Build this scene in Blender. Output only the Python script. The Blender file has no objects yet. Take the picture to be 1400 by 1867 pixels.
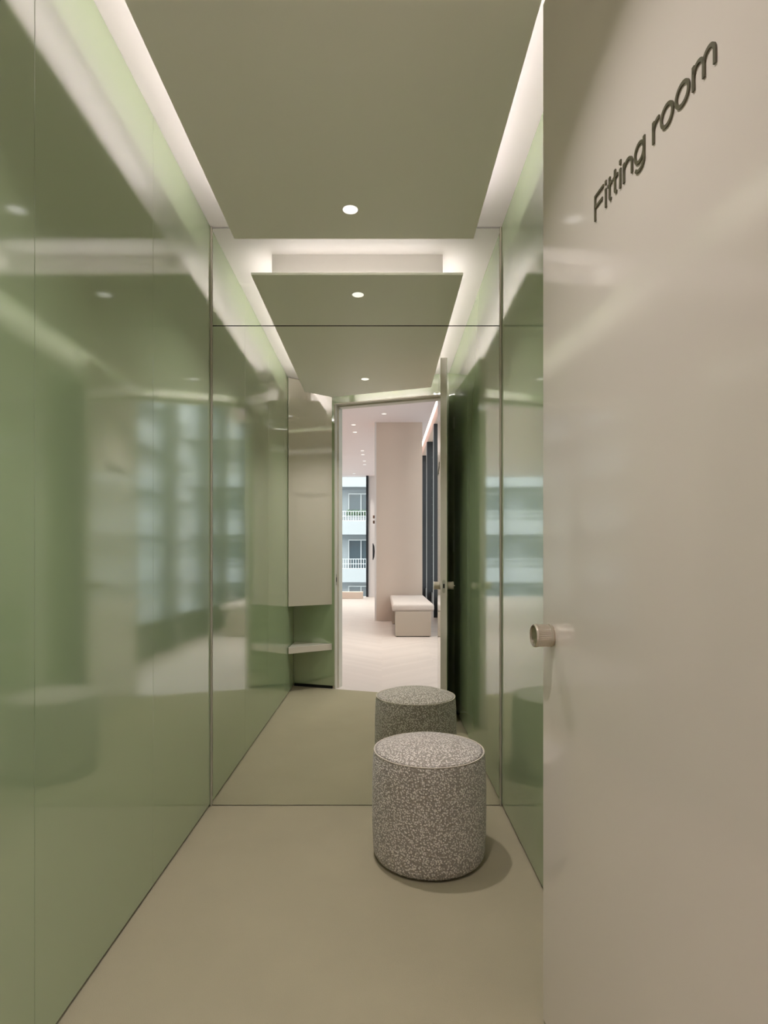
import bpy, bmesh, math, random
from mathutils import Vector, Matrix, Euler

random.seed(7)
S = bpy.context.scene
COL = S.collection

# ------------------------------------------------------------------ camera
EYE = 1.18
cam_d = bpy.data.cameras.new('camera')
cam_d.sensor_fit = 'VERTICAL'
cam_d.sensor_height = 36.0
cam_d.lens = 1060.0 / 1867.0 * 36.0
cam_d.shift_x = 4.0 / 1867.0
cam_d.shift_y = 86.5 / 1867.0
cam_d.clip_start = 0.02
cam_d.clip_end = 300
cam = bpy.data.objects.new('camera', cam_d)
cam.location = (0, 0, EYE)
cam.rotation_euler = (math.radians(90), 0, 0)
COL.objects.link(cam)
S.camera = cam

# ------------------------------------------------------------------ world, exposure
w = bpy.data.worlds.new('world')
S.world = w
w.use_nodes = True
bg = w.node_tree.nodes['Background']
bg.inputs[0].default_value = (0.92, 0.955, 1.0, 1)
bg.inputs[1].default_value = 4.4
S.view_settings.view_transform = 'Standard'
S.view_settings.look = 'None'
S.view_settings.gamma = 1.0
S.view_settings.exposure = 0.37
S.view_settings.use_curve_mapping = False
S.cycles.max_bounces = 14
S.cycles.glossy_bounces = 10
S.cycles.diffuse_bounces = 6
S.cycles.transparent_max_bounces = 16
S.cycles.sample_clamp_indirect = 8
S.cycles.caustics_reflective = True
S.cycles.use_denoising = True
S.cycles.blur_glossy = 0.3

WARM = (1.0, 0.955, 0.99)

def area(name, loc, direction, sx, sy, power, color=WARM, spread=180, xaxis=None):
    d = bpy.data.lights.new(name, 'AREA')
    d.shape = 'RECTANGLE'
    d.size = sx
    d.size_y = sy
    d.energy = power
    d.color = color
    d.spread = math.radians(spread)
    o = bpy.data.objects.new(name, d)
    z = -Vector(direction).normalized()
    x = Vector(xaxis if xaxis else (1, 0, 0)).normalized()
    x = (x - z * x.dot(z)).normalized()
    y = z.cross(x)
    m = Matrix((x, y, z)).transposed().to_4x4()
    m.translation = Vector(loc)
    o.matrix_world = m
    COL.objects.link(o)
    return o

# ------------------------------------------------------------------ measures
D = 2.786                        # distance of the mirror
XL, XR = -0.82, 0.573            # side walls
ZC = 2.772                       # fitting room ceiling
ZP = 2.6247                      # underside of the hung ceiling panel
SLOPE = 0.3307                   # skew of the entry wall
def wy(x): return 0.145 + SLOPE * (x + 0.82)
ANG = math.atan(SLOPE)
OPEN_L, OPEN_R, OPEN_T = -0.432, 0.492, 2.600
ZS = 3.82                        # shop ceiling
WT = 0.13                        # entry wall thickness

# LED strips on the hung panel
LED = 2.0
area('led_light_left', (-0.5795, 1.60, 2.675), (-1, 0, .30), 1.86, 0.016, LED * 1.0, xaxis=(0, 1, 0))
area('led_light_right', (0.3245, 1.65, 2.675), (1, 0, .30), 1.76, 0.016, LED * 0.95, xaxis=(0, 1, 0))
area('led_light_front', (-0.128, 2.5435, 2.664), (0, 1, .30), 0.86, 0.016, LED * 0.25)
area('led_light_entry', (-0.030, 0.608, 2.643), (0.095, -0.285, 1.0), 0.72, 0.016, LED * 0.55, xaxis=(.949, .3165, 0))

# ------------------------------------------------------------------ helpers
def lin(c):
    return tuple(((v / 255) / 12.92 if v / 255 <= 0.04045 else ((v / 255 + 0.055) / 1.055) ** 2.4) for v in c)

def mat(name, rgb, rough=0.5, metal=0.0, ior=1.5, emit=None, es=0.0, bump=None, var=None, spec=None, coat=0):
    """bump: (scale vec, strength, distance) ; var: (scale, amount)"""
    m = bpy.data.materials.new(name)
    m.use_nodes = True
    nt = m.node_tree
    b = nt.nodes['Principled BSDF']
    c = lin(rgb)
    b.inputs['Base Color'].default_value = (*c, 1)
    b.inputs['Roughness'].default_value = rough
    b.inputs['Metallic'].default_value = metal
    b.inputs['IOR'].default_value = ior
    if coat:
        b.inputs['Coat Weight'].default_value = coat
        b.inputs['Coat Roughness'].default_value = 0.05
    if emit:
        b.inputs['Emission Color'].default_value = (*emit, 1)
        b.inputs['Emission Strength'].default_value = es
    if bump or var:
        tc = nt.nodes.new('ShaderNodeTexCoord')
    if bump:
        mp = nt.nodes.new('ShaderNodeMapping')
        mp.inputs['Scale'].default_value = bump[0]
        nz = nt.nodes.new('ShaderNodeTexNoise')
        nz.inputs['Scale'].default_value = 1.0
        nz.inputs['Detail'].default_value = 1.5
        bp = nt.nodes.new('ShaderNodeBump')
        bp.inputs['Strength'].default_value = bump[1]
        bp.inputs['Distance'].default_value = bump[2]
        nt.links.new(tc.outputs['Object'], mp.inputs['Vector'])
        nt.links.new(mp.outputs[0], nz.inputs['Vector'])
        nt.links.new(nz.outputs['Fac'], bp.inputs['Height'])
        nt.links.new(bp.outputs[0], b.inputs['Normal'])
    if var:
        nz = nt.nodes.new('ShaderNodeTexNoise')
        nz.inputs['Scale'].default_value = var[0]
        nz.inputs['Detail'].default_value = 4
        mx = nt.nodes.new('ShaderNodeMix')
        mx.data_type = 'RGBA'
        mx.inputs[6].default_value = (*[v * (1 - var[1]) for v in c], 1)
        mx.inputs[7].default_value = (*[min(1, v * (1 + var[1])) for v in c], 1)
        nt.links.new(tc.outputs['Object'], nz.inputs['Vector'])
        nt.links.new(nz.outputs['Fac'], mx.inputs[0])
        nt.links.new(mx.outputs[2], b.inputs['Base Color'])
    return m

def link(o, parent=None):
    COL.objects.link(o)
    if parent is not None:
        o.parent = parent
    return o

def obj(name, bm, m, parent=None, smooth=False, bevel=0, seg=2):
    bmesh.ops.recalc_face_normals(bm, faces=bm.faces)
    me = bpy.data.meshes.new(name)
    bm.to_mesh(me)
    bm.free()
    if m is not None:
        me.materials.append(m)
    if smooth:
        for p in me.polygons:
            p.use_smooth = True
    o = bpy.data.objects.new(name, me)
    if bevel:
        b = o.modifiers.new('bevel', 'BEVEL')
        b.width = bevel
        b.segments = seg
        b.limit_method = 'ANGLE'
        b.angle_limit = math.radians(40)
    return link(o, parent)

def empty(name, loc=(0, 0, 0), rz=0, parent=None):
    o = bpy.data.objects.new(name, None)
    o.empty_display_size = 0.1
    o.location = loc
    o.rotation_euler = (0, 0, rz)
    return link(o, parent)

def tag(o, label=None, cat=None, group=None, kind=None):
    if label: o['label'] = label
    if cat: o['category'] = cat
    if group: o['group'] = group
    if kind: o['kind'] = kind
    return o

def box(bm, x0, x1, y0, y1, z0, z1):
    vs = [bm.verts.new(p) for p in ((x0, y0, z0), (x1, y0, z0), (x1, y1, z0), (x0, y1, z0),
                                    (x0, y0, z1), (x1, y0, z1), (x1, y1, z1), (x0, y1, z1))]
    for f in ((0, 3, 2, 1), (4, 5, 6, 7), (0, 1, 5, 4), (1, 2, 6, 5), (2, 3, 7, 6), (3, 0, 4, 7)):
        bm.faces.new([vs[i] for i in f])
    return bm

def B(*a):
    return box(bmesh.new(), *a)

def prism(bm, pts, z0, z1):
    lo = [bm.verts.new((x, y, z0)) for x, y in pts]
    hi = [bm.verts.new((x, y, z1)) for x, y in pts]
    bm.faces.new(lo[::-1]); bm.faces.new(hi)
    n = len(pts)
    for i in range(n):
        bm.faces.new((lo[i], lo[(i + 1) % n], hi[(i + 1) % n], hi[i]))
    return bm

def P(pts, z0, z1):
    return prism(bmesh.new(), pts, z0, z1)

def cyl(bm, c, axis, r, L, n=32, r2=None):
    """cylinder from c along axis"""
    a = Vector(axis).normalized()
    t = Vector((0, 0, 1)) if abs(a.z) < 0.9 else Vector((1, 0, 0))
    u = a.cross(t).normalized(); v = a.cross(u)
    c = Vector(c); r2 = r if r2 is None else r2
    lo, hi = [], []
    for i in range(n):
        k = 2 * math.pi * i / n
        e = u * math.cos(k) + v * math.sin(k)
        lo.append(bm.verts.new(c + e * r)); hi.append(bm.verts.new(c + a * L + e * r2))
    bm.faces.new(lo[::-1]); bm.faces.new(hi)
    for i in range(n):
        bm.faces.new((lo[i], lo[(i + 1) % n], hi[(i + 1) % n], hi[i]))
    return bm

def lathe(bm, prof, n=64, axis='z', c=(0, 0, 0), modr=None, closed=False):
    """prof: list of (r, h)"""
    rings = []
    c = Vector(c)
    for k, (r, h) in enumerate(prof):
        ring = []
        for i in range(n):
            a = 2 * math.pi * i / n
            rr = r * (modr(i, k) if modr else 1)
            x, y = rr * math.cos(a), rr * math.sin(a)
            p = Vector((x, y, h)) if axis == 'z' else Vector((x, h, y))
            ring.append(bm.verts.new(c + p))
        rings.append(ring)
    for a, b in zip(rings, rings[1:]):
        for i in range(n):
            bm.faces.new((a[i], a[(i + 1) % n], b[(i + 1) % n], b[i]))
    if closed:
        a, b = rings[-1], rings[0]
        for i in range(n):
            bm.faces.new((a[i], a[(i + 1) % n], b[(i + 1) % n], b[i]))
    else:
        bm.faces.new(rings[0]); bm.faces.new(rings[-1])
    return bm

# ------------------------------------------------------------------ materials
M = {}
M['green'] = mat('green lacquer', (147, 162, 124), rough=0.075, ior=3.5, bump=((2.2, 2.2, 1.0), 0.16, 0.004))
M['cream'] = mat('cream lacquer', (213, 203, 190), rough=0.09, ior=2.05, bump=((1.5, 1.5, 1.0), 0.3, 0.002))
M['hung'] = mat('olive satin panel', (240, 237, 222), rough=0.5, ior=1.45)
M['white'] = mat('white plaster', (228, 221, 219), rough=0.7)
M['carpet'] = mat('beige carpet', (152, 142, 117), rough=0.95, ior=1.2, bump=((420, 420, 420), 0.5, 0.002), var=(3.0, 0.09))
M['dark'] = mat('black shadow gap', (20, 22, 16), rough=0.9)
M['mirror'] = mat('mirror silver', (240, 243, 236), rough=0.0, metal=1.0)
M['steel'] = mat('brushed steel', (176, 172, 158), rough=0.28, metal=1.0)
M['nickel'] = mat('champagne nickel', (200, 190, 174), rough=0.3, metal=0.85)
M['trim'] = mat('pale mirror trim', (184, 176, 156), rough=0.45, metal=0.3)
M['lamp'] = mat('lamp lens', (255, 255, 255), rough=0.4, emit=(1, 0.96, 0.93), es=0.72)
M['lampring'] = mat('lamp ring', (235, 228, 218), rough=0.5)
M['led'] = mat('led strip', (255, 255, 255), rough=0.4, emit=WARM, es=2.5)
M['letter'] = mat('dark olive letters', (84, 80, 58), rough=0.45)
M['knobface'] = mat('olive knob face', (104, 96, 66), rough=0.35)
M['shopwall'] = mat('warm beige plaster', (216, 198, 184), rough=0.8, var=(3, 0.02))
M['shopceil'] = mat('shop ceiling paint', (242, 230, 230), rough=0.8)
M['blackmetal'] = mat('black fin metal', (30, 33, 38), rough=0.4)
M['finlit'] = mat('lit fin edge', (140, 142, 145), rough=0.4, metal=0.6)
M['benchcloth'] = mat('pale grey bench cloth', (196, 183, 175), rough=0.95, bump=((260, 260, 260), 0.6, 0.003), var=(120, 0.1))
M['benchbase'] = mat('beige bench base', (176, 162, 148), rough=0.6)
M['ext'] = mat('white render facade', (160, 163, 166), rough=0.8)
M['extgrey'] = mat('grey concrete facade', (150, 156, 160), rough=0.8)
M['extglass'] = mat('dark outside window', (70, 84, 92), rough=0.15)
M['rail'] = mat('white railing', (200, 203, 205), rough=0.5)
M['plant'] = mat('balcony leaves', (96, 122, 92), rough=0.7, var=(6, 0.3))
M['goods'] = mat('brown leather', (110, 78, 56), rough=0.5)
M['rubber'] = mat('black rubber', (18, 18, 17), rough=0.6)

def glass_mat():
    m = bpy.data.materials.new('window glass')
    m.use_nodes = True
    nt = m.node_tree
    nt.nodes.clear()
    o = nt.nodes.new('ShaderNodeOutputMaterial')
    mx = nt.nodes.new('ShaderNodeMixShader')
    fr = nt.nodes.new('ShaderNodeFresnel'); fr.inputs[0].default_value = 1.45
    ge = nt.nodes.new('ShaderNodeNewGeometry')
    mr_ = nt.nodes.new('ShaderNodeMapRange')      # same index from both faces of the thin pane
    mr_.inputs[3].default_value = 1.45; mr_.inputs[4].default_value = 1 / 1.45
    nt.links.new(ge.outputs['Backfacing'], mr_.inputs[0]); nt.links.new(mr_.outputs[0], fr.inputs[0])
    t = nt.nodes.new('ShaderNodeBsdfTransparent'); t.inputs[0].default_value = (0.97, 0.98, 0.98, 1)
    g = nt.nodes.new('ShaderNodeBsdfGlossy'); g.inputs['Roughness'].default_value = 0.0
    nt.links.new(fr.outputs[0], mx.inputs[0]); nt.links.new(t.outputs[0], mx.inputs[1])
    nt.links.new(g.outputs[0], mx.inputs[2]); nt.links.new(mx.outputs[0], o.inputs[0])
    return m
M['glass'] = glass_mat()

def boucle():
    m = bpy.data.materials.new('speckled boucle')
    m.use_nodes = True
    nt = m.node_tree; N = nt.nodes; L = nt.links
    b = N['Principled BSDF']
    b.inputs['Roughness'].default_value = 0.95
    b.inputs['Sheen Weight'].default_value = 0.25
    b.inputs['Sheen Roughness'].default_value = 0.6
    tc = N.new('ShaderNodeTexCoord')
    nz = N.new('ShaderNodeTexNoise'); nz.inputs['Scale'].default_value = 70; nz.inputs['Detail'].default_value = 2
    mad = N.new('ShaderNodeVectorMath'); mad.operation = 'MULTIPLY_ADD'
    mad.inputs[1].default_value = (0.004, 0.004, 0.004)
    L.new(tc.outputs['Object'], nz.inputs['Vector'])
    L.new(nz.outputs['Color'], mad.inputs[0]); L.new(tc.outputs['Object'], mad.inputs[2])
    vo = N.new('ShaderNodeTexVoronoi'); vo.feature = 'F1'; vo.inputs['Scale'].default_value = 138
    L.new(mad.outputs[0], vo.inputs['Vector'])
    cr = N.new('ShaderNodeValToRGB')
    cr.color_ramp.elements[0].position = 0.22
    cr.color_ramp.elements[1].position = 0.55
    cr.color_ramp.elements[0].color = (*lin((240, 229, 218)), 1)
    cr.color_ramp.elements[1].color = (*lin((152, 140, 127)), 1)
    L.new(vo.outputs['Distance'], cr.inputs[0]); L.new(cr.outputs[0], b.inputs['Base Color'])
    inv = N.new('ShaderNodeMath'); inv.operation = 'SUBTRACT'; inv.inputs[0].default_value = 1
    L.new(vo.outputs['Distance'], inv.inputs[1])
    bp = N.new('ShaderNodeBump'); bp.inputs['Strength'].default_value = 0.7; bp.inputs['Distance'].default_value = 0.006
    L.new(inv.outputs[0], bp.inputs['Height']); L.new(bp.outputs[0], b.inputs['Normal'])
    return m
M['boucle'] = boucle()
M['piping'] = mat('piping cloth', (200, 188, 172), rough=0.9)
M['cabmirror'] = mat('cream high gloss cabinet front', (196, 188, 170), rough=0.02, ior=3.4)
M['lining'] = mat('door lining paint', (206, 200, 186), rough=0.45)

def shop_floor_mat():
    """pale limewashed chevron floor: faint grain that changes direction from band to band"""
    m = bpy.data.materials.new('pale chevron floor')
    m.use_nodes = True
    nt = m.node_tree; N = nt.nodes; L = nt.links
    b = N['Principled BSDF']; b.inputs['Roughness'].default_value = 0.45
    tc = N.new('ShaderNodeTexCoord'); sep = N.new('ShaderNodeSeparateXYZ')
    L.new(tc.outputs['Object'], sep.inputs[0])
    def mth(op, a, bb=None):
        n = N.new('ShaderNodeMath'); n.operation = op
        for i, v in enumerate((a, bb)):
            if v is None: continue
            if isinstance(v, (int, float)): n.inputs[i].default_value = v
            else: L.new(v, n.inputs[i])
        return n.outputs[0]
    tri = mth('PINGPONG', sep.outputs[0], 0.6)
    yy = mth('ADD', sep.outputs[1], tri)
    board = mth('FLOOR', mth('MULTIPLY', yy, 9.0))
    side = mth('FLOOR', mth('MULTIPLY', sep.outputs[0], 1 / 0.6))
    cb = N.new('ShaderNodeCombineXYZ'); L.new(board, cb.inputs[0]); L.new(side, cb.inputs[1])
    wn = N.new('ShaderNodeTexWhiteNoise'); L.new(cb.outputs[0], wn.inputs['Vector'])
    cr = N.new('ShaderNodeValToRGB')
    cr.color_ramp.elements[0].color = (*lin((194, 180, 171)), 1)
    cr.color_ramp.elements[1].color = (*lin((201, 187, 178)), 1)
    L.new(wn.outputs['Value'], cr.inputs[0])
    nz = N.new('ShaderNodeTexNoise'); nz.inputs['Scale'].default_value = 1.3; nz.inputs['Detail'].default_value = 5
    L.new(tc.outputs['Object'], nz.inputs['Vector'])
    mx = N.new('ShaderNodeMix'); mx.data_type = 'RGBA'; mx.blend_type = 'MULTIPLY'
    mx.inputs[0].default_value = 0.14
    L.new(cr.outputs[0], mx.inputs[6]); L.new(nz.outputs['Fac'], mx.inputs[7])
    L.new(mx.outputs[2], b.inputs['Base Color'])
    return m
M['shopfloor'] = shop_floor_mat()

# ------------------------------------------------------------------ structure: fitting room
fl = obj('floor', P([(XL - .05, wy(XL - .05)), (XR + .05, wy(XR + .05)), (XR + .05, D + .05), (XL - .05, D + .05)], -0.05, 0.0), M['carpet'])
tag(fl, 'beige-green carpet floor of the fitting room', kind='structure')
ce = obj('ceiling', P([(XL - .1, wy(XL - .1)), (XR + .1, wy(XR + .1)), (XR + .1, D + .1), (XL - .1, D + .1)], ZC, ZC + .08), M['white'])
tag(ce, 'white plaster ceiling above the hung panel', kind='structure')

def panels(name, xf, sgn, ys, label):
    root = empty(name, (xf, 0, 0))
    tag(root, label, kind='structure')
    y0, y1 = wy(xf) - 0.0, D + .03
    a, b = (-0.06, -0.019) if sgn < 0 else (0.019, 0.06)
    obj('wall_backing', B(a, b, y0 - .02, y1, 0, ZC), M['dark'], root)
    g = 0.0009
    for ya, yb in zip(ys, ys[1:]):
        p = obj('panel', B(min(0, sgn * 0.018), max(0, sgn * 0.018), -(yb - ya) / 2 + g, (yb - ya) / 2 - g, 0, ZC - 0.012), M['green'], root, bevel=0.0007)
        p.location = (0, (ya + yb) / 2, 0.012)
    return root
panels('wall_left', XL, -1, [wy(XL) + .001, 0.663, 1.374, 2.085, D + 0.02], 'glossy green lacquered wall on the left with hairline vertical joints')
panels('wall_right', XR, 1, [wy(XR) + .001, 1.700, D + 0.02], 'glossy green lacquered wall on the right behind the open door')
tag(obj('wall_back', B(XL - .06, XR + .06, D + .022, D + .1, 0, ZC), M['white']), 'wall behind the tall mirror', kind='structure')

# entry wall (skewed), with the opening
def wl(x, off=0.0):
    """point on the entry wall plane, off metres towards the shop"""
    return (x + off * math.sin(ANG), wy(x) - off * math.cos(ANG))
ew = empty('wall_entry', (0, wy(0), 0))
tag(ew, 'skewed green entry wall around the door opening', kind='structure')
def ewp(name, pts, z0, z1, m, **k):
    return obj(name, P([(x, y - wy(0)) for x, y in pts], z0, z1), m, ew, **k)
f = 0.012
def slab(x0, x1, z0, z1, o0, o1):
    return ([wl(x0, o0), wl(x1, o0), wl(x1, o1), wl(x0, o1)], z0, z1)
ewp('wall_panel', *slab(XL, OPEN_L, 0.028, ZC, 0, f), M['green'])
ewp('wall_panel', *slab(OPEN_R, XR, 0.008, ZC, 0, f), M['green'])
ewp('wall_panel', *slab(OPEN_L, OPEN_R, OPEN_T, ZC, 0, f), M['green'])
ewp('wall_core', *slab(-5.0, OPEN_L, 0, ZS, f, WT), M['shopwall'])
ewp('wall_core', *slab(OPEN_R, 1.6, 0, ZS, f, WT), M['shopwall'])
ewp('wall_core', *slab(OPEN_L, OPEN_R, OPEN_T, ZS, f, WT), M['shopwall'])
tag(obj('baseboard_entry', P([wl(XL, 0.004), wl(OPEN_L - .02, 0.004), wl(OPEN_L - .02, 0.012), wl(XL, 0.012)], 0, 0.027), M['dark']),
    'black recessed plinth under the corner shelf', kind='structure')
# door lining: jambs, head and stops
fr = empty('trim_1', (OPEN_L, wy(OPEN_L), 0))
tag(fr, 'pale beige lining of the door opening', kind='structure')
def frp(name, pts, z0, z1, m):
    return obj(name, P([(x - OPEN_L, y - wy(OPEN_L)) for x, y in pts], z0, z1), m, fr)
frp('jamb', *slab(OPEN_L - 0.001, OPEN_L + 0.008, 0, OPEN_T, -0.001, WT + 0.002), M['lining'])
frp('stop', *slab(OPEN_L + 0.008, OPEN_L + 0.022, 0, OPEN_T, 0.052, WT + 0.002), M['lining'])
frp('jamb', *slab(OPEN_R - 0.008, OPEN_R + 0.001, 0, OPEN_T, -0.001, WT + 0.002), M['lining'])
frp('stop', *slab(OPEN_R - 0.022, OPEN_R - 0.008, 0, OPEN_T, 0.052, WT + 0.002), M['lining'])
frp('head', *slab(OPEN_L + .008, OPEN_R - .008, OPEN_T - 0.008, OPEN_T, 0, WT + 0.002), M['lining'])
frp('stop', *slab(OPEN_L + .022, OPEN_R - .022, OPEN_T - 0.022, OPEN_T - 0.008, 0.052, WT + 0.002), M['lining'])
st = frp('strike_plate', *slab(OPEN_L + 0.008, OPEN_L + 0.0095, 0.945, 1.045, 0.014, 0.036), M['steel'])
frp('strike_hole', *slab(OPEN_L + 0.0095, OPEN_L + 0.0100, 0.975, 1.015, 0.018, 0.032), M['dark'])

# ------------------------------------------------------------------ mirror on the back wall
YM = D
mr = empty('mirror', ((XL + XR) / 2, YM, 0))
tag(mr, 'room-wide mirror covering the end wall from floor to ceiling', 'mirror')
cx = (XL + XR) / 2
hw = (XR - XL) / 2
ZSEAM = EYE + 426 / 449 * EYE
obj('mirror_pane', B(-hw + .0085, hw - .0085, 0, 0.006, 0.004, ZSEAM - .0022), M['mirror'], mr)
obj('mirror_pane', B(-hw + .0085, hw - .0085, 0, 0.006, ZSEAM + .0022, ZC - .005), M['mirror'], mr)
obj('backing', B(-hw + .002, hw - .002, 0.008, 0.02, 0.0, ZC), M['dark'], mr)
for x0 in (-hw + .0016, hw - .0071):
    obj('edge_trim', B(x0, x0 + .0055, -0.010, 0.008, 0.004, ZC - .003), M['trim'], mr)

# ------------------------------------------------------------------ hung ceiling panel
hp = empty('ceiling_panel', (-0.125, 1.5, ZP))
tag(hp, 'large olive panel hung below the ceiling with lit edges', 'ceiling panel')
def hpp(name, pts, z0, z1, m, **k):
    return obj(name, P([(x + .125, y - 1.5) for x, y in pts], z0 - ZP, z1 - ZP), m, hp, **k)
hpp('panel', [(-.664, 2.62), (.413, 2.62), (.413, .695), (-.444, .398), (-.664, .567)], ZP, ZP + .012, M['hung'])
hpp('support_box', [(-.573, 2.537), (.318, 2.537), (.318, .76), (-.40, .52), (-.573, .66)], ZP + .012, ZC + .001, M['white'])
for pts, zc in (([(-.578, .68), (-.573, .68), (-.573, 2.53), (-.578, 2.53)], 2.675),
            ([(.318, .78), (.323, .78), (.323, 2.53), (.318, 2.53)], 2.675),
            ([(-.565, 2.537), (.310, 2.537), (.310, 2.542), (-.565, 2.542)], 2.664)):
    hpp('led_strip', pts, zc - .007, zc + .007, M['led'])

# recessed downlights in the room
def downlight(x, y, z, r, label, group=None, power=None, spot=100, blend=0.6, color=WARM):
    t = empty('downlight', (x, y, z))
    tag(t, label, 'downlight', group)
    obj('ring', lathe(bmesh.new(), [(r * 1.00, 0.0), (r * 1.12, 0.0), (r * 1.12, -0.0012), (r * 1.00, -0.0012)], 40, closed=True), M['lampring'], t)
    obj('lens', cyl(bmesh.new(), (0, 0, -0.0010), (0, 0, 1), r, 0.0008, 40), M['lamp'], t)
    if power:
        d = bpy.data.lights.new('lamp_light', 'AREA')
        d.shape = 'DISK'; d.size = r * 1.9
        d.energy = power; d.color = color; d.spread = math.radians(spot)
        o = bpy.data.objects.new('lamp_light', d)
        o.location = (0, 0, -0.0025)
        link(o, t)
    return t
downlight(-.130, 2.400, ZP, .0315, 'round downlight in the olive ceiling panel near the mirror', power=6.4, spot=110)
downlight(-.134, .917, ZP, .0315, 'round downlight in the olive ceiling panel near the door', power=6.4, spot=110)

# ------------------------------------------------------------------ corner cabinet and shelf
CA, CB_, CC = (XL + .006, .505), (-.455, wy(-.455) + .001), (XL + .006, wy(XL + .006) + .001)
cb = empty('corner_cabinet', (CC[0], CC[1], .770))
tag(cb, 'tall corner cabinet with angled high-gloss cream front beside the door opening', 'cabinet')
loc = lambda p: (p[0] - CC[0], p[1] - CC[1])
dirc = (Vector(CB_) - Vector(CA)).normalized()
nrm = Vector((-dirc.y, dirc.x))
if nrm.x < 0: nrm = -nrm
ins = lambda p, k: (p[0] - nrm.x * k, p[1] - nrm.y * k)
obj('carcass', P([loc(ins(CA, .02)), loc(CC), loc(ins(CB_, .02))], 0.004, ZC - .770 - .001), M['green'], cb)
obj('door', P([loc(CA), loc(ins(CA, .018)), loc(ins(CB_, .018)), loc(CB_)], 0, ZC - .770 - .006), M['cabmirror'], cb, bevel=.001)
sh = obj('corner_shelf', P([loc(CA), (0, 0), loc(CB_)], 0, .057), M['cream'], bevel=.002)
sh.location = (CC[0], CC[1], .355)
tag(sh, 'thick triangular cream shelf in the green corner under the cabinet', 'shelf')

# ------------------------------------------------------------------ door with lettering and knobs
DL = .889
ux, uy = .0734, -.9973
FE = Vector((.412, 1.4857, 0))
dr = empty('door_1', FE + Vector((ux, uy, 0)) * DL, math.atan2(uy, ux))
tag(dr, 'open cream lacquered door with raised Fitting room lettering', kind='structure')
ZD0, ZD1 = 0.006, 2.597
obj('door_leaf', B(-DL, 0, 0, .044, ZD0, ZD1), M['cream'], dr, bevel=.0012)
obj('inner_skin', B(-DL + .001, -.001, .044, .048, ZD0, ZD1), M['green'], dr)

def T(px):
    u = px - 696
    return (1.4857 * u - 436.7) / (u + 78) - DL

def stroke(bm, pts, wd, y0, y1, closed=False):
    """flat bar of width wd along a polyline in the x-z plane"""
    n = len(pts)
    L_, R_ = [], []
    for i in range(n):
        if closed:
            a, b = Vector(pts[i - 1]), Vector(pts[(i + 1) % n])
        else:
            a, b = Vector(pts[max(0, i - 1)]), Vector(pts[min(n - 1, i + 1)])
        t = (b - a).normalized(); nn = Vector((-t.y, t.x)) * wd / 2
        p = Vector(pts[i])
        L_.append(p + nn); R_.append(p - nn)
    ring = []
    for l, r in zip(L_, R_):
        ring.append([bm.verts.new((l.x, y0, l.y)), bm.verts.new((r.x, y0, r.y)), bm.verts.new((r.x, y1, r.y)), bm.verts.new((l.x, y1, l.y))])
    m = n if closed else n - 1
    for i in range(m):
        a, b = ring[i], ring[(i + 1) % n]
        for k in range(4):
            bm.faces.new((a[k], a[(k + 1) % 4], b[(k + 1) % 4], b[k]))
    if not closed:
        bm.faces.new(ring[0]); bm.faces.new(ring[-1][::-1])

XH, CH, SW = .0362, .0515, .0056
ZB = 1.8665
def arc(cx_, cz, rx, rz, a0, a1, n=14):
    return [(cx_ + rx * math.cos(math.radians(a0 + (a1 - a0) * i / n)), cz + rz * math.sin(math.radians(a0 + (a1 - a0) * i / n))) for i in range(n + 1)]
def glyph(ch, w_):
    s = SW / 2
    if ch == 'F': return [[(s, 0), (s, CH)], [(SW * .9, CH - s), (w_, CH - s)], [(SW * .9, CH * .52), (w_ * .88, CH * .52)]]
    if ch == 'i': return [[(w_ / 2, 0), (w_ / 2, XH)], [(w_ / 2, XH + .0075), (w_ / 2, XH + .0155)]]
    if ch == 't':
        c = w_ * .42
        return [[(c, XH + .0115), (c, w_ * .5)] + arc(c + w_ * .42, s + w_ * .42, w_ * .42, w_ * .42, 180, 262, 6), [(0, XH - s), (c - s * .9, XH - s)], [(c + s * .9, XH - s), (w_, XH - s)]]
    if ch == 'n':
        r = (w_ - SW) / 2
        return [[(s, 0), (s, XH)], arc(w_ / 2, XH - s - r * .95, r, r * .95, 165, 0) + [(w_ - s, 0)]]
    if ch == 'r':
        return [[(s, 0), (s, XH)], arc(s + w_ * .62, XH - s - w_ * .62, w_ * .62, w_ * .62, 165, 78, 8)]
    if ch == 'o':
        return [('c', arc(w_ / 2, XH / 2, w_ / 2 - s, XH / 2 - s + .0006, 0, 360, 32)[:-1])]
    if ch == 'g':
        r = w_ / 2 - s
        return [('c', arc(w_ / 2 - s * .1, XH / 2, r, XH / 2 - s + .0004, 0, 360, 32)[:-1]),
                [(w_ - s, XH)] + [(w_ - s, -XH * .02)] + arc(w_ / 2, -XH * .02, w_ / 2 - s, .0125 - s * .2, 0, -155, 12)]
    if ch == 'm':
        q = (w_ - SW) / 2; r = q / 2
        return [[(s, 0), (s, XH)], arc(s + r, XH - s - r * 1.1, r, r * 1.1, 165, 0, 12) + [(s + q, 0)],
                arc(s + q + r, XH - s - r * 1.1, r, r * 1.1, 165, 0, 12) + [(w_ - s, 0)]]
for ch, a, b in (('F', 1085.6, 1102), ('i', 1104.3, 1108), ('t', 1109.6, 1118), ('t', 1119.4, 1128), ('i', 1131, 1134.5),
                 ('n', 1138, 1155.7), ('g', 1158.6, 1178), ('r', 1192, 1206), ('o', 1206.5, 1231), ('o', 1233.5, 1260.7), ('m', 1265, 1309)):
    x0, x1 = T(a), T(b)
    bm = bmesh.new()
    for st_ in glyph(ch, x1 - x0):
        if st_[0] == 'c': stroke(bm, st_[1], SW, -.0028, 0, True)
        else: stroke(bm, st_, SW, -.0028, 0)
    o = obj('letter', bm, M['letter'], dr)
    o.location = (x0, 0, ZB)

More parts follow.
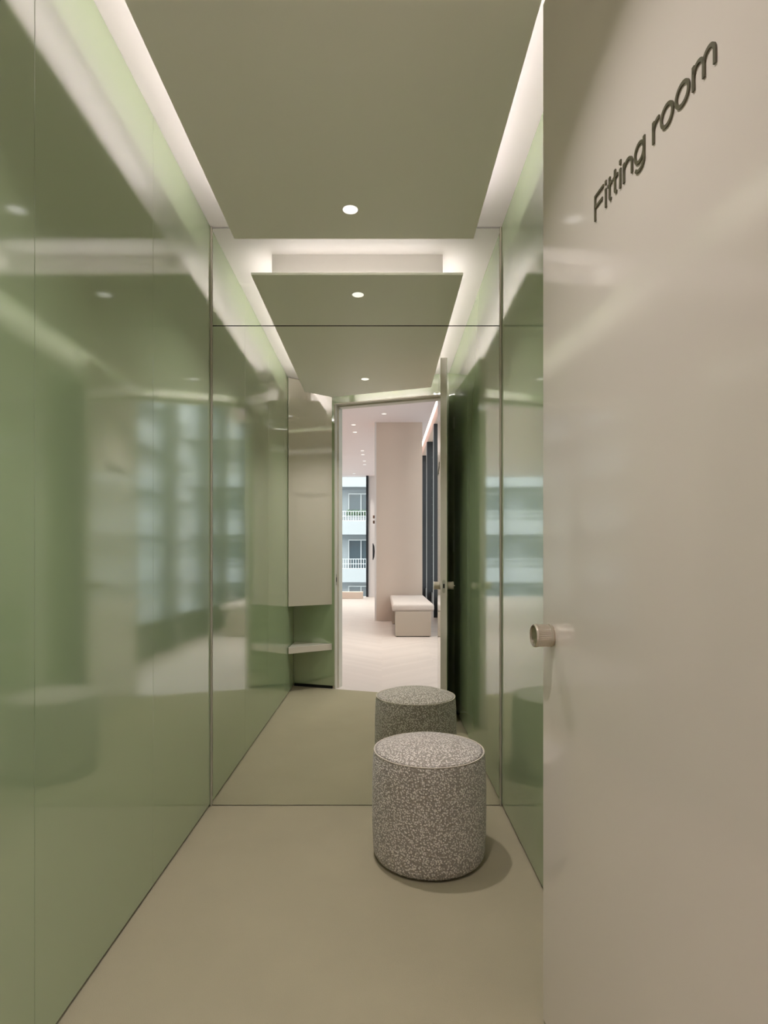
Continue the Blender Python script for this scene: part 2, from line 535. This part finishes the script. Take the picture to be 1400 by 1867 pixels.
def knob(y, sgn, turn):
    """ribbed knob standing out of the door face along local y*sgn"""
    kx, kz = -DL + .0616, .994
    e = obj('knob', lathe(bmesh.new(), [(.0255, 0), (.0255, .002), (.0275, .003), (.0283, .005), (.0283, .009), (.0272, .0098), (.0272, .0368), (.0284, .0376), (.0284, .0425), (.0276, .0462), (.0258, .0470), (.0246, .0462), (.0243, .0420), (.001, .0420)],
            144, axis='y', modr=lambda i, k: (0.962 if (i % 4 < 2) else 1.0) if k in (6, 7) else 1.0), M['nickel'], dr)
    e.location = (kx, y, kz)
    if sgn < 0:
        e.rotation_euler = (math.pi, 0, 0)
    d = obj('knob_face', cyl(bmesh.new(), (0, .0418, 0), (0, 1, 0), .0244, .0012, 48), M['knobface'], e)
    tag(d, 'flat dark olive knob face')
    if turn:
        obj('thumb_turn', B(-.009, .009, .043, .056, -.003, .003), M['nickel'], e, bevel=.001)
    return e
knob(0, -1, False)
knob(.048, 1, True)
# latch face plate on the free edge
lp = bmesh.new()
pts = arc(0, .035, .011, .011, 0, 180, 10) + arc(0, -.035, .011, .011, 180, 360, 10)
va = [lp.verts.new((0, x, z)) for x, z in pts]; vb = [lp.verts.new((-.0015, x, z)) for x, z in pts]
lp.faces.new(va); lp.faces.new(vb[::-1])
for i in range(len(pts)):
    j = (i + 1) % len(pts)
    lp.faces.new((va[i], va[j], vb[j], vb[i]))
e = obj('latch_plate', lp, M['steel'], dr); e.location = (-DL, .024, .990)
obj('latch_hole', B(-.0022, -.0014, -.0055, .0055, -.012, .018), M['dark'], e)
obj('screw', cyl(bmesh.new(), (-.0014, 0, -.034), (-1, 0, 0), .005, .0009, 16), M['steel'], e)
for z in (.25, 1.3, 2.35):
    obj('hinge', cyl(bmesh.new(), (.004, .050, z - .05), (0, 0, 1), .006, .1, 16), M['steel'], dr)

ds = empty('door_stop', (XR, 1.20, .03))
tag(ds, 'small metal door stop fixed low on the right wall', 'door stop')
obj('rod', cyl(bmesh.new(), (-.014, 0, 0), (-1, 0, 0), .006, .05, 16), M['steel'], ds)
obj('base', cyl(bmesh.new(), (0, 0, 0), (-1, 0, 0), .014, .014, 20), M['rubber'], ds)

# ------------------------------------------------------------------ pouf
PX, PY = .188, 2.33
pf = empty('pouf', (PX, PY, 0))
tag(pf, 'round speckled grey-beige boucle pouf in front of the mirror', 'pouf')
t_ = .4216
prof = [(.150, .004), (.196, .004), (.212, .010), (.2195, .022), (.2225, .040), (.2255, .10), (.2270, .20), (.2265, .29), (.2245, .36), (.2225, .40), (.2185, t_ - .003), (.2165, t_)]
b_ = obj('body', lathe(bmesh.new(), prof, 96), M['boucle'], pf, smooth=True)
prof = [(.217, t_ - .002)]
for i in range(1, 15):
    r = .217 * (1 - i / 14.5)
    prof.append((r, t_ - .002 + .042 * (1 - (r / .217) ** 2.6)))
obj('top_cushion', lathe(bmesh.new(), prof, 96), M['boucle'], pf, smooth=True)
prof = [(.2185 + .0026 * math.cos(a), t_ + .0026 * math.sin(a)) for a in [i * math.pi / 4 for i in range(8)]]
obj('piping', lathe(bmesh.new(), prof, 96, closed=True), M['piping'], pf, smooth=True)
obj('base', lathe(bmesh.new(), [(.19, 0), (.19, .006)], 64), M['rubber'], pf)

# ------------------------------------------------------------------ shop behind the camera (seen in the mirror)
SXL, SYB = -5.0, -12.8
FX0 = 1.056
sf = obj('floor', P([(SXL, SYB - .3), (1.5, SYB - .3), (1.5, wy(1.5)), (SXL, wy(SXL))], -.05, -0.0002), M['shopfloor'])
tag(sf, 'pale chevron floor of the shop beyond the doorway', kind='structure')
tag(obj('ceiling', P([(SXL, SYB - .3), (.90, SYB - .3), (.90, wy(.90) - WT), (SXL, wy(SXL) - WT)], ZS, ZS + .5), M['shopceil']), 'pinkish white shop ceiling', kind='structure')
tag(obj('ceiling', P([(.90, SYB - .3), (1.5, SYB - .3), (1.5, wy(1.5) - WT), (.90, wy(.90) - WT)], ZS + .5, ZS + .56), M['shopceil']), 'raised slot of the shop ceiling along the windows', kind='structure')
tag(obj('wall_shop', B(SXL - .1, SXL, SYB - .3, 0, 0, ZS), M['shopwall']), 'beige shop wall opposite the street windows', kind='structure')
tag(obj('wall_partition', B(-.13, .78, -5.92, -5.62, 0, ZS), M['shopwall']), 'beige partition standing in the shop behind the bench', kind='structure')
tag(obj('trim_2', B(-.137, -.105, -5.62, -5.612, 0, ZS), M['white']), 'pale vertical edge trim of the partition', kind='structure')
tag(obj('wall_far', B(-.42, 1.05, SYB - .15, SYB, 0, ZS), M['white']), 'pale wall beside the far window', kind='structure')
tag(obj('wall_street', B(1.07, 1.32, SYB - .3, wy(1.3) - .1, 3.935, ZS + .5), M['shopwall']), 'band above the street windows', kind='structure')
led2 = obj('led_strip', B(1.056, 1.0695, SYB + .3, -.6, 4.16, 4.26), M['led'])
tag(led2, 'continuous lit strip in the shop ceiling slot', 'light strip')

# street windows with black fins
WX = 1.17
win = empty('window_1', (WX, -6, 0))
tag(win, 'street window wall with deep black fins', kind='structure')
obj('sill', B(-.02, .10, -6.8, 6.5, 0, .42), M['blackmetal'], win)
ys = [-0.60, -2.05, -3.55, -4.52, -6.30, -8.10, -9.90, -11.6, -12.7]
for a, b in zip(ys, ys[1:]):
    p = obj('pane', B(.0, .01, -(a - b) / 2 + .08, (a - b) / 2 - .08, .42, 3.93), M['glass'], win)
    p.location = (0, (a + b) / 2 + 6, 0)
for y in ys:
    fn = obj('fin', B(FX0 - WX, .03, -.08, .08, 0, 3.93), M['blackmetal'], win)
    fn.location = (0, y + 6, 0)
    e = obj('fin_lit_edge', B(FX0 - WX - .004, FX0 - WX, -.08, .08, 0, 3.93), M['finlit'], fn)  # paler front strip: light on the fin face put into its colour

# far window
w2 = empty('window_2', (-2.7, SYB, 0))
tag(w2, 'tall far window looking onto balconies', kind='structure')
for xa in (-2.22, -.04, 2.205):
    obj('mullion', B(xa, xa + .075, -.08, .06, 0, ZS), M['blackmetal'], w2)
obj('pane', B(.03, 2.21, -.02, -.01, .05, ZS), M['glass'], w2)
obj('pane', B(-2.1, -.05, -.02, -.01, .05, ZS), M['glass'], w2)
lowp = obj('low_plinth', B(-.56, .25, -.18, .18, 0, .2), M['shopwall'], bevel=.004)
lowp.location = (-.82, SYB + .72, 0)
tag(lowp, 'low beige plinth on the floor before the far window', 'plinth')

# bench
bn = empty('bench', (.477, -4.4, 0))
tag(bn, 'beige bench with pale upholstered seat by the street windows', 'bench')
def cushion(x, y, z0, z1):
    bm = bmesh.new(); box(bm, -x, x, -y, y, z0, z1)
    return bm
obj('cushion', cushion(.322, 1.12, .388, .500), M['benchcloth'], bn, smooth=True, bevel=.035, seg=5)
obj('base_block', B(-.271, .271, 0.80, 1.13, .012, .388), M['benchbase'], bn, bevel=.003)
obj('base_block', B(-.287, .271, -.95, -.60, .012, .388), M['benchbase'], bn, bevel=.003)
obj('base_plinth', B(-.25, .25, .83, 1.11, 0, .012), M['dark'], bn)
obj('base_plinth', B(-.25, .25, -.92, -.63, 0, .012), M['dark'], bn)

# things fixed on the partition edge
bm = bmesh.new()
prof2 = [(-.012, -.16), (.0, -.16), (.022, -.10), (.03, 0), (.022, .10), (0, .16), (-.012, .16)]
prism(bm, [(x, z) for x, z in prof2], 0, .05)
for v in bm.verts:
    v.co = Vector((v.co.x, v.co.z, v.co.y))
o = obj('pull_handle', bm, M['blackmetal']); o.location = (-.14, -5.61, 1.33)
tag(o, 'dark curved pull handle on the edge of the partition', 'handle')
o.location = (-.165, -5.66, 1.33)

# shop downlights
for (x, y, p, lab) in (
        (.04, -4.97, 0, 'single shop downlight in front of the beige partition'),
        (-.554, -5.83, 25, 'nearer shop downlight of the pair closest to the doorway'),
        (-.558, -6.49, 0, 'farther shop downlight of the pair closest to the doorway'),
        (-.473, -8.56, 50, 'nearer shop downlight of the middle pair beside the partition'),
        (-.477, -9.08, 0, 'farther shop downlight of the middle pair beside the partition'),
        (-.47, -10.03, 50, 'nearer shop downlight of the rear pair beside the partition'),
        (-.48, -10.63, 0, 'farther shop downlight of the rear pair beside the partition'),
        (-.853, -12.3, 30, 'last small shop downlight right before the far window'),
        (.04, -2.2, 60, 'added unseen shop downlight between the bench and the fitting room doorway'),  # from here on: unseen lamps, added to light the shop
        (-1.6, -3.2, 50, 'added unseen shop downlight left of the bench towards the blank shop wall'),
        (-3.0, -6.0, 60, 'nearer added unseen shop downlight along the blank beige shop wall'),
        (-3.0, -10.0, 60, 'farther added unseen shop downlight along the blank beige shop wall')):
    downlight(x, y, ZS, .044, lab, 'shop ceiling downlights', power=p * .36 or None, spot=92, color=(1, .95, .94))

# plain brown boxes standing in for small goods at the partition edge
for z, lab in ((2.00, 'upper small brown hook on the partition edge'), (1.90, 'lower small brown hook on the partition edge')):
    o = obj('brown_goods', B(-.02, .02, -.012, .012, -.028, .028), M['goods'], bevel=.006)
    o.location = (-.152, -5.635, z)
    tag(o, lab, 'goods', 'goods on the partition edge')

# ------------------------------------------------------------------ outside: buildings with balconies
def balcony_building(name, loc, rz, width, floors, z0, label, pitch=2.83, depth=6.0, seed=1):
    rnd = random.Random(seed)
    r = empty(name, loc, rz)
    tag(r, label, 'building')
    hh = floors * pitch
    obj('wall', B(-width / 2, width / 2, -depth, -1.3, z0, z0 + hh), M['extgrey'], r)
    nb = int(width / 4.3)
    me = {}
    def part(nm, bmf, m, parent, loc_):
        if nm not in me:
            o = obj(nm, bmf(), m, parent)
            me[nm] = o.data
        else:
            o = link(bpy.data.objects.new(nm, me[nm]), parent)
        o.location = loc_
        return o
    def rail():
        bm = bmesh.new()
        for z in (.0, .27, .56):
            box(bm, -width / 2, width / 2, -.05, -.02, z, z + .035)
        n = int(width / .15)
        for i in range(n):
            x = -width / 2 + i * .15
            box(bm, x, x + .03, -.05, -.02, 0, .58)
        return bm
    def frame():
        bm = bmesh.new()
        for j in (-1.5, -.75, -.03, .7, 1.44): box(bm, j, j + .05, 0, .12, 0, 1.75)
        box(bm, -1.5, 1.5, 0, .12, 1.69, 1.75)
        return bm
    for k in range(floors):
        zb = z0 + k * pitch
        part('balcony_slab', lambda: B(-width / 2, width / 2, -1.35, 0, -.80, 0), M['ext'], r, (0, 0, zb))
        part('railing', rail, M['rail'], r, (0, 0, zb))
        for i in range(nb):
            x = -width / 2 + (i + .5) * width / nb
            wo = part('window', lambda: B(-1.5, 1.5, 0, .06, 0, 1.75), M['extglass'], r, (x, -1.30, zb + .02))
            part('window_frame', frame, M['rail'], wo, (0, 0, 0))
    return r
b1 = balcony_building('apartment_building', (-.55, -28.9, 0), 0, 21.5, 6, -5.03, 'white apartment building with balconies beyond the far window', seed=3)
bm = bmesh.new()
rr = random.Random(5)
for i in range(420):
    a = Vector((rr.uniform(-.85, .85), rr.uniform(-.14, .14), rr.uniform(0, .4)))
    s = rr.uniform(.05, .11)
    d1 = Vector((rr.uniform(-1, 1), rr.uniform(-1, 1), rr.uniform(-1, 1))).normalized() * s
    d2 = d1.cross(Vector((rr.uniform(-1, 1), rr.uniform(-1, 1), rr.uniform(-1, 1)))).normalized() * s * .5
    bm.faces.new([bm.verts.new(a - d1), bm.verts.new(a + d2), bm.verts.new(a + d1), bm.verts.new(a - d2)])
pl = obj('balcony_plant', bm, M['plant']); pl.location = (-1.3, -29.42, 3.74)
obj('planter', B(-.95, .95, -.16, .16, -.26, -.02), M['ext'], pl)
tag(pl, 'green leafy plants on the upper balcony opposite', 'plant')
b2 = balcony_building('apartment_building', (13, -16, 0), math.pi / 2, 56, 7, -5.03, 'long white apartment building across the street windows', seed=9)
gr = obj('ground', B(-40, 40, -60, 30, -7.1, -7.0), M['extgrey'])
tag(gr, 'grey street far below', kind='structure')

# daylight coming in through the street windows (light portals)
for (x, y, dx_, sx) in ((1.30, -6.0, (-1, 0, 0), 12.0),):
    p = area('portal_street', (x, y, 2.2), dx_, sx, 3.4, 1.0, xaxis=(0, 1, 0))
    p.data.cycles.is_portal = True
p = area('portal_far', (-2.7, SYB - .1, 1.9), (0, 1, 0), 4.3, 3.6, 1.0)
p.data.cycles.is_portal = True
